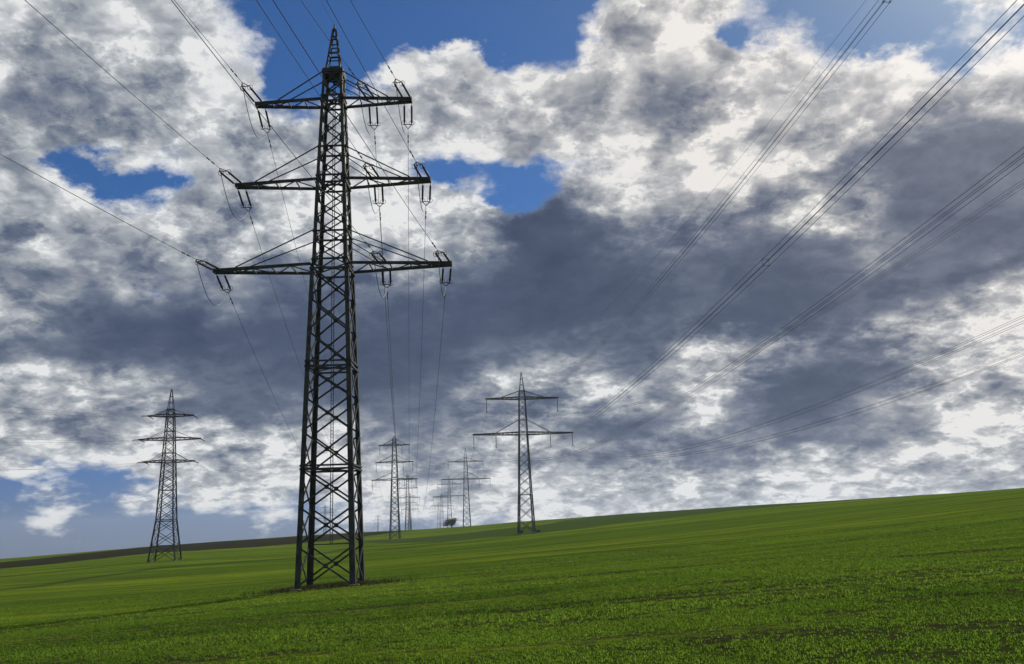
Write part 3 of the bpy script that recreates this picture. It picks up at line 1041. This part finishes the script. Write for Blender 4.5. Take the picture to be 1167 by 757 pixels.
def hang_string(root, x, h, drop, mat=INSUL, r=.13):
    m = MB()
    string(m, (x, 0, h - .1), (x, 0, h - drop + .25), r, 8, .03)
    m.bar((x - .25, 0, h - drop + .2), (x + .25, 0, h - drop + .2), .1, .3)
    m.build('insulator_string', mat, root)


def three_arm_suspension(pos, label, detail_wire):
    z = gz(*pos)
    lv = [(0, 4.6), (12, 3.7), (28.5, 2.7), (47.6, 1.5)]
    r_ = empty('lattice_pylon', (pos[0], pos[1], z), label, 'electricity pylon', 'three armed pylons of the line behind the big one')
    hs = [0, 3.6, 6.9, 10, 12.9, 15.6, 18.2, 20.7, 23.1, 25.4, 27.7, 30, 32.2, 34.4, 36.6, 38.7, 40.8, 42.9, 45, 47.3]
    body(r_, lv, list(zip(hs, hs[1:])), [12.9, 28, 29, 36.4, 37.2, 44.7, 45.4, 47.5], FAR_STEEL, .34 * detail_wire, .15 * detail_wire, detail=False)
    spire(r_, 47.5, 1.2, 48.8, .4, 1, FAR_STEEL, .12 * detail_wire)
    for h, L_, dp, th_, tx, inn in ARMS:
        for side in (-1, 1):
            crossarm(r_, side, lv, h - .5, L_, .8, th_ - .5, tx, FAR_STEEL, .20 * detail_wire)
    for key in PHASES:
        hang_string(r_, ARM_X[key], ARM_H[key[1]] - .5, 4.3)
    footings(r_, lv)
    return r_


three_arm_suspension(B_POS, 'grey three armed pylon just right of the biggest pylon, in front of a smaller one', 1.0)
three_arm_suspension(E_POS[0], 'small faint three armed pylon half hidden behind the nearer grey one', 1.0)
three_arm_suspension(E_POS[1], 'tiniest three armed pylon low on the skyline in line behind two nearer ones', 1.0)
three_arm_suspension((-338.0, 2330.0), 'minute faint pylon on the skyline just right of the biggest pylon', 1.0)
three_arm_suspension((-300.0, 1500.0), 'tiny faint pylon seen through the legs of the biggest pylon', 1.0)
chain = [B_POS] + E_POS
for n_, (p, q_) in enumerate(zip(chain, chain[1:])):
    for key in PHASES:
        a = susp_bottom(p, gz(*p), ARM_X[key], ARM_H[key[1]] - .5)
        b = susp_bottom(q_, gz(*q_), ARM_X[key], ARM_H[key[1]] - .5)
        sg = K_SAG * (b - a).length ** 2 / 4
        wire_thing('power_line', catenary(a, b, sg, 30), .021,
                   'faint conductor, %s of %s crossarm, %s grey pylons' % (
                       SIDE_NAME[key[0]], ARM_NAME[key[1]], 'between nearest two' if n_ == 0 else 'between farthest two'),
                   'far conductors of the three armed line', 4)

# -- the strain pylon on the left, widest arm in the middle ------------------
A_POS = (-101.0, 277.0)
A_Z = gz(*A_POS)
A_LV = [(0, 7.4), (11.4, 4.7), (28.2, 3.2), (42.4, 1.9), (43.6, 1.7)]
ra = empty('lattice_pylon', (A_POS[0], A_POS[1], A_Z), 'lone dark pylon at the far left whose middle crossarm is the widest', 'electricity pylon', rz=rad(6))
hs = [0, 4.4, 8.2, 11.4, 14.4, 17.2, 19.8, 22.2, 24.4, 26.4, 28.2, 30.4, 32.6, 34.7, 36.7, 38.6, 40.5, 42.3, 43.5]
body(ra, A_LV, list(zip(hs, hs[1:])), [4.4, 11.2, 11.6, 20, 27.9, 28.5, 30.7, 34.4, 35, 37, 41.3, 41.9, 43.5], STEEL, .36, .17, detail=False)
spire(ra, 43.5, 1.6, 49.2, .3, 3, STEEL, .13)
A_ARMS = [(28.2, 7.3, .8, 30.8, 5.2), (34.7, 8.8, .9, 37.2, 6.2), (41.6, 6.6, .8, 43.4, 4.2)]
for h, L_, dp, th_, tx in A_ARMS:
    for side in (-1, 1):
        crossarm(ra, side, A_LV, h, L_, dp, th_, tx, STEEL, .18)
footings(ra, A_LV)
A0 = (-150.0, 40.0)
for arm, (h, L_, dp, th_, tx) in enumerate(A_ARMS):
    for side in (-1, 1):
        c_, s_ = math.cos(rad(6)), math.sin(rad(6))
        loc_in, loc_out = Vector((side * (L_ - .2), -.3, h)), Vector((side * (L_ - .2), .3, h))
        w_in = Vector((A_POS[0] + c_ * loc_in.x - s_ * loc_in.y, A_POS[1] + s_ * loc_in.x + c_ * loc_in.y, A_Z + h))
        end = Vector((A0[0] + c_ * loc_in.x, A0[1] + s_ * loc_in.x, -7.5 + h))
        sg = K_SAG * (end - w_in).length ** 2 / 4
        pts = catenary(w_in, end, sg, 50)
        dvec = pts[1] - pts[0]
        dl = Vector((c_ * dvec.x + s_ * dvec.y, -s_ * dvec.x + c_ * dvec.y, dvec.z))
        m = MB()
        e1 = loc_in + dl.normalized() * 3.4
        string(m, loc_in, e1, .13, 10, .03)
        m.build('insulator_string', INSUL, ra)
        m = MB()
        dl2 = Vector((-dl.x * .6, -dl.y, dl.z)).normalized()
        e2 = loc_out + dl2 * 3.4
        string(m, loc_out, e2, .13, 10, .03)
        m.build('insulator_string', INSUL, ra)
        m = MB()
        bot = (e1 + e2) * .5 - Vector((0, 0, 3.0))
        m.tube([e1 * (1 - t) ** 2 + bot * 2 * t * (1 - t) + e2 * t * t for t in [i / 14 for i in range(15)]], .03, 5)
        m.build('jumper_loop', WIRE, ra)
        wire_thing('power_line', [p for p in pts[1:]], .024, 'faint conductor leaving %s of %s crossarm on far left pylon' % (SIDE_NAME[side], ARM_NAME[arm]),
                   'conductors of the far left pylon', 5)

# -- the two-armed line on the right -----------------------------------------
HD = Vector((0.1148, -1.0, 0)).normalized()
NM = Vector((1.0, 0.1148, 0)).normalized()
LO, LI, UP_, HL, HU = 16.31, 9.0, 11.8, 27.36 + 4.4, 39.06 + 4.4
DN_LV = [(0, 5.0), (12, 4.0), (HL, 2.7), (HU, 2.0), (46.2, 1.7)]
TWO = [(2.6, 312.0), (-34.2, 645.0), (-69.0, 975.0), (-104.0, 1320.0), (-140.0, 1700.0)]
TWO_LAB = ['sharp two armed pylon near the picture centre, biggest of the two armed ones',
           'smaller two armed pylon left of the biggest two armed one, on the skyline',
           'faint two armed pylon standing just behind the little round tree',
           'very faint tiny two armed pylon just left of the little round tree',
           'tiniest two armed pylon, a mere scratch on the skyline left of the little round tree']
X6 = {'upper left': (-UP_, HU), 'upper right': (UP_, HU), 'lower outer left': (-LO, HL), 'lower inner left': (-LI, HL),
      'lower inner right': (LI, HL), 'lower outer right': (LO, HL)}
for n_, pos in enumerate(TWO):
    z = -2.0 if n_ == 0 else gz(*pos)
    r_ = empty('lattice_pylon', (pos[0], pos[1], z), TWO_LAB[n_], 'electricity pylon', 'two armed pylons of the wide line', rz=rad(6.5) if n_ == 0 else rad(6.0))
    hs = [0]
    while hs[-1] < 45:
        hs.append(hs[-1] + width_at(DN_LV, hs[-1]) * .82)
    hs[-1] = 46.0
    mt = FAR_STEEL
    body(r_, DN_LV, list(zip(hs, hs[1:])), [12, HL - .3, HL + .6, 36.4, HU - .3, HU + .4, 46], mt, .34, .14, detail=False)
    spire(r_, 46.0, 1.5, 52.0, .25, 3, mt, .13)
    for side in (-1, 1):
        crossarm(r_, side, DN_LV, HL, LO + .2, .9, 36.5, LI, mt, .22)
        crossarm(r_, side, DN_LV, HU, UP_ + .2, .8, 46.0, 7.0, mt, .2)
    for nm, (x, h) in X6.items():
        hang_string(r_, x, h, 4.4)
    if n_ < 3:
        footings(r_, DN_LV, up=.45)


def two_pt(pos, z, x, h):
    return Vector((pos[0], pos[1], z)) + NM * x + Vector((0, 0, h))


def bundle(nm, x, h):
    """four sub-conductors with spacers, from the middle pylon past the camera on the right"""
    base = Vector((2.6, 312.0, -2.0)) + NM * x + Vector((0, 0, h - 4.4))
    Ls, z1, sag = 367.2, 4.13, 15.36
    labels = {'upper left': 'steepest bundle of overhead wires, rising to the top edge right of centre',
              'lower outer left': 'second steepest bundle of four overhead wires, rising to the top right corner',
              'lower inner left': 'bundle of four overhead wires crossing the dark cloud to the upper right edge',
              'upper right': 'fainter bundle of four overhead wires just under the one crossing the dark cloud',
              'lower inner right': 'upper of the two flattest wire bundles low over the right side of the field',
              'lower outer right': 'lowest and flattest wire bundle over the right side of the field'}
    r_ = empty('bundle_conductor', base, labels[nm], 'cable', 'bundled conductors over the right half')
    N = 80
    tt = [i / N for i in range(N + 1)]
    f = lambda t: HD * (t * Ls) + Vector((0, 0, z1 * t - 4 * sag * t * (1 - t)))
    for ox, oz in ((-.2, .2), (.2, .2), (.2, -.2), (-.2, -.2)):
        m = MB()
        m.tube([f(t) + NM * ox + Vector((0, 0, oz)) for t in tt], .0135, 5)
        m.build('wire', WIRE, r_)
    k = 0
    s_ = 22.0 + (hash_off := {'upper left': 9, 'lower outer left': 0, 'lower inner left': 15, 'upper right': 6, 'lower inner right': 12, 'lower outer right': 3}[nm])
    while s_ < Ls - 10:
        c = f(s_ / Ls)
        m = MB()
        pts = [c + NM * ox + Vector((0, 0, oz)) for ox, oz in ((-.2, .2), (.2, .2), (.2, -.2), (-.2, -.2))]
        for i in range(4):
            m.bar(pts[i], pts[(i + 1) % 4], .022)
            m.lathe(pts[i] - HD * .09, pts[i] + HD * .09, [(0, .001), (0, .03), (1, .03), (1, .001)], 6)
        m.build('spacer', WIRE, r_)
        s_ += 78.0


for nm, (x, h) in X6.items():
    bundle(nm, x, h)
et = Vector((2.6, 312.0, 50.3))
wire_thing('earth_wire', [et + HD * (t * 367.2) + Vector((0, 0, 4.1 * t - 4 * 12.5 * t * (1 - t))) for t in [i / 70 for i in range(71)]], .012,
           'single thin wire from the spire of the biggest two armed pylon')
for n_, (p, q_) in enumerate(zip(TWO[:3], TWO[1:4])):
    zp = -2.0 if n_ == 0 else gz(*p)
    zq = gz(*q_)
    for nm, (x, h) in X6.items():
        a, b = two_pt(p, zp, x, h - 4.4), two_pt(q_, zq, x, h - 4.4)
        wire_thing('power_line', catenary(a, b, 13.0, 30), .03,
                   'hair thin %s conductor from %s two armed pylon' % (nm, ['biggest to second', 'second to third', 'third to fourth'][n_]),
                   'far conductors of the two armed line', 4)


# ================================================================== small tree and bushes
leaf_m = simple_mat('dull_green_leaves', (.035, .050, .025), (.070, .090, .040), 1.5, 0.8, spec=.2)


def crown(root, r, h0, h1, n, size, lobes):
    centres = [(RNG.normal(0, r * .42), RNG.normal(0, r * .42), RNG.uniform(h0 + (h1 - h0) * .3, h1 - (h1 - h0) * .15)) for _ in range(lobes)]
    V, F_ = [], []
    for i in range(n):
        c = centres[RNG.integers(lobes)]
        d_ = RNG.normal(0, 1, 3)
        d_ /= np.linalg.norm(d_)
        rr = (h1 - h0) * .26 * RNG.uniform(.5, 1.1)
        p = Vector((c[0] + d_[0] * rr * 1.2, c[1] + d_[1] * rr * 1.2, max(h0, c[2] + d_[2] * rr)))
        a = Vector(RNG.normal(0, 1, 3)).normalized() * size
        b = a.orthogonal().normalized() * size * RNG.uniform(.4, .8)
        k = len(V)
        V += [p - a, p + b, p + a, p - b]
        F_.append((k, k + 1, k + 2, k + 3))
    me = bpy.data.meshes.new('crown')
    me.from_pydata([tuple(v) for v in V], [], F_)
    me.materials.append(leaf_m)
    o = bpy.data.objects.new('crown', me)
    col.objects.link(o)
    o.parent = root


def plant(name, pos, r, h, label, cat, n, lobes, size, group=None):
    r_ = empty(name, (pos[0], pos[1], gz(*pos) - .05), label, cat, group)
    m = MB()
    m.tube([(0, 0, -.3), (.05, 0, h * .25), (0, .08, h * .62)], max(.05, h * .045), 8, max(.02, h * .02))
    for i in range(6):
        g = i * 1.05 + .3
        m.tube([(0, .03, h * .2), (math.cos(g) * r * .35, math.sin(g) * r * .35, h * .45), (math.cos(g) * r * .65, math.sin(g) * r * .65, h * .68)],
               max(.03, h * .022), 6, max(.01, h * .008))
    m.build('trunk', BARK, r_)
    crown(r_, r, h * .12, h, n, size, lobes)


plant('tree', (-46.0, 668.0), 4.9, 6.9, 'small round dark tree alone on the skyline left of the centre pylon', 'tree', 1500, 14, .34)
plant('bush', (0.6, 309.5), 1.3, 1.2, 'low dark bush at the left foot of the biggest two armed pylon', 'bush', 500, 6, .16, 'bushes at the pylon foot')
plant('bush', (6.2, 310.5), 1.2, 1.0, 'low dark bush at the right foot of the biggest two armed pylon', 'bush', 500, 6, .16, 'bushes at the pylon foot')


# rough dry grass left standing between the pylon legs
n = 5200
x = MAIN[0] + RNG.normal(0, 2.6, n)
y = MAIN[1] + RNG.normal(0, 2.0, n)
dm, DG = bm_mat('dry_grass')
dd = DG.new('ShaderNodeBsdfDiffuse')
DG.put(dd.inputs['Color'], DG.mix(attr(DG, 'shade'), (.030, .045, .014, 1), (.17, .145, .075, 1)))
dt_ = DG.new('ShaderNodeOutputMaterial')
DG.put(dt_.inputs['Surface'], dd.outputs[0])
z = ground(x, y)
a = RNG.uniform(0, 6.28, n)
H = RNG.uniform(.12, .42, n)
w_ = .03
V = np.stack([np.stack([x - np.sin(a) * w_, y + np.cos(a) * w_, z], 1), np.stack([x + np.sin(a) * w_, y - np.cos(a) * w_, z], 1),
              np.stack([x + np.cos(a) * H * .5, y + np.sin(a) * H * .5, z + H], 1)], 1).reshape(-1, 3)
o = mesh_np('dry_grass', V, (np.arange(n * 3)).reshape(-1, 3), dm)
put_attr(o, 'shade', np.repeat(RNG.random(n), 3))
tag(o, 'dry and dark rough grass between the legs of the biggest pylon', 'grass', kind='stuff')

# ================================================================== haze
hm, HZ = bm_mat('thin_haze')
pv = HZ.new('ShaderNodeVolumePrincipled')
pv.inputs['Color'].default_value = (.78, .86, 1.0, 1)
pv.inputs['Density'].default_value = 0.00006
pv.inputs['Anisotropy'].default_value = 0.3
ho = HZ.new('ShaderNodeOutputMaterial')
HZ.put(ho.inputs['Volume'], pv.outputs[0])
m = MB()
hx, hy0, hy1, hz0, hz1 = 6100, -6100, 6100, -200.0, 130.0
cs = [(-hx, hy0), (hx, hy0), (hx, hy1), (-hx, hy1)]
m.v = [Vector((x_, y_, hz0)) for x_, y_ in cs] + [Vector((x_, y_, hz1)) for x_, y_ in cs]
m.f = [(3, 2, 1, 0), (4, 5, 6, 7), (0, 1, 5, 4), (1, 2, 6, 5), (2, 3, 7, 6), (3, 0, 4, 7)]
hz = m.build('haze', hm)
tag(hz, kind='stuff')
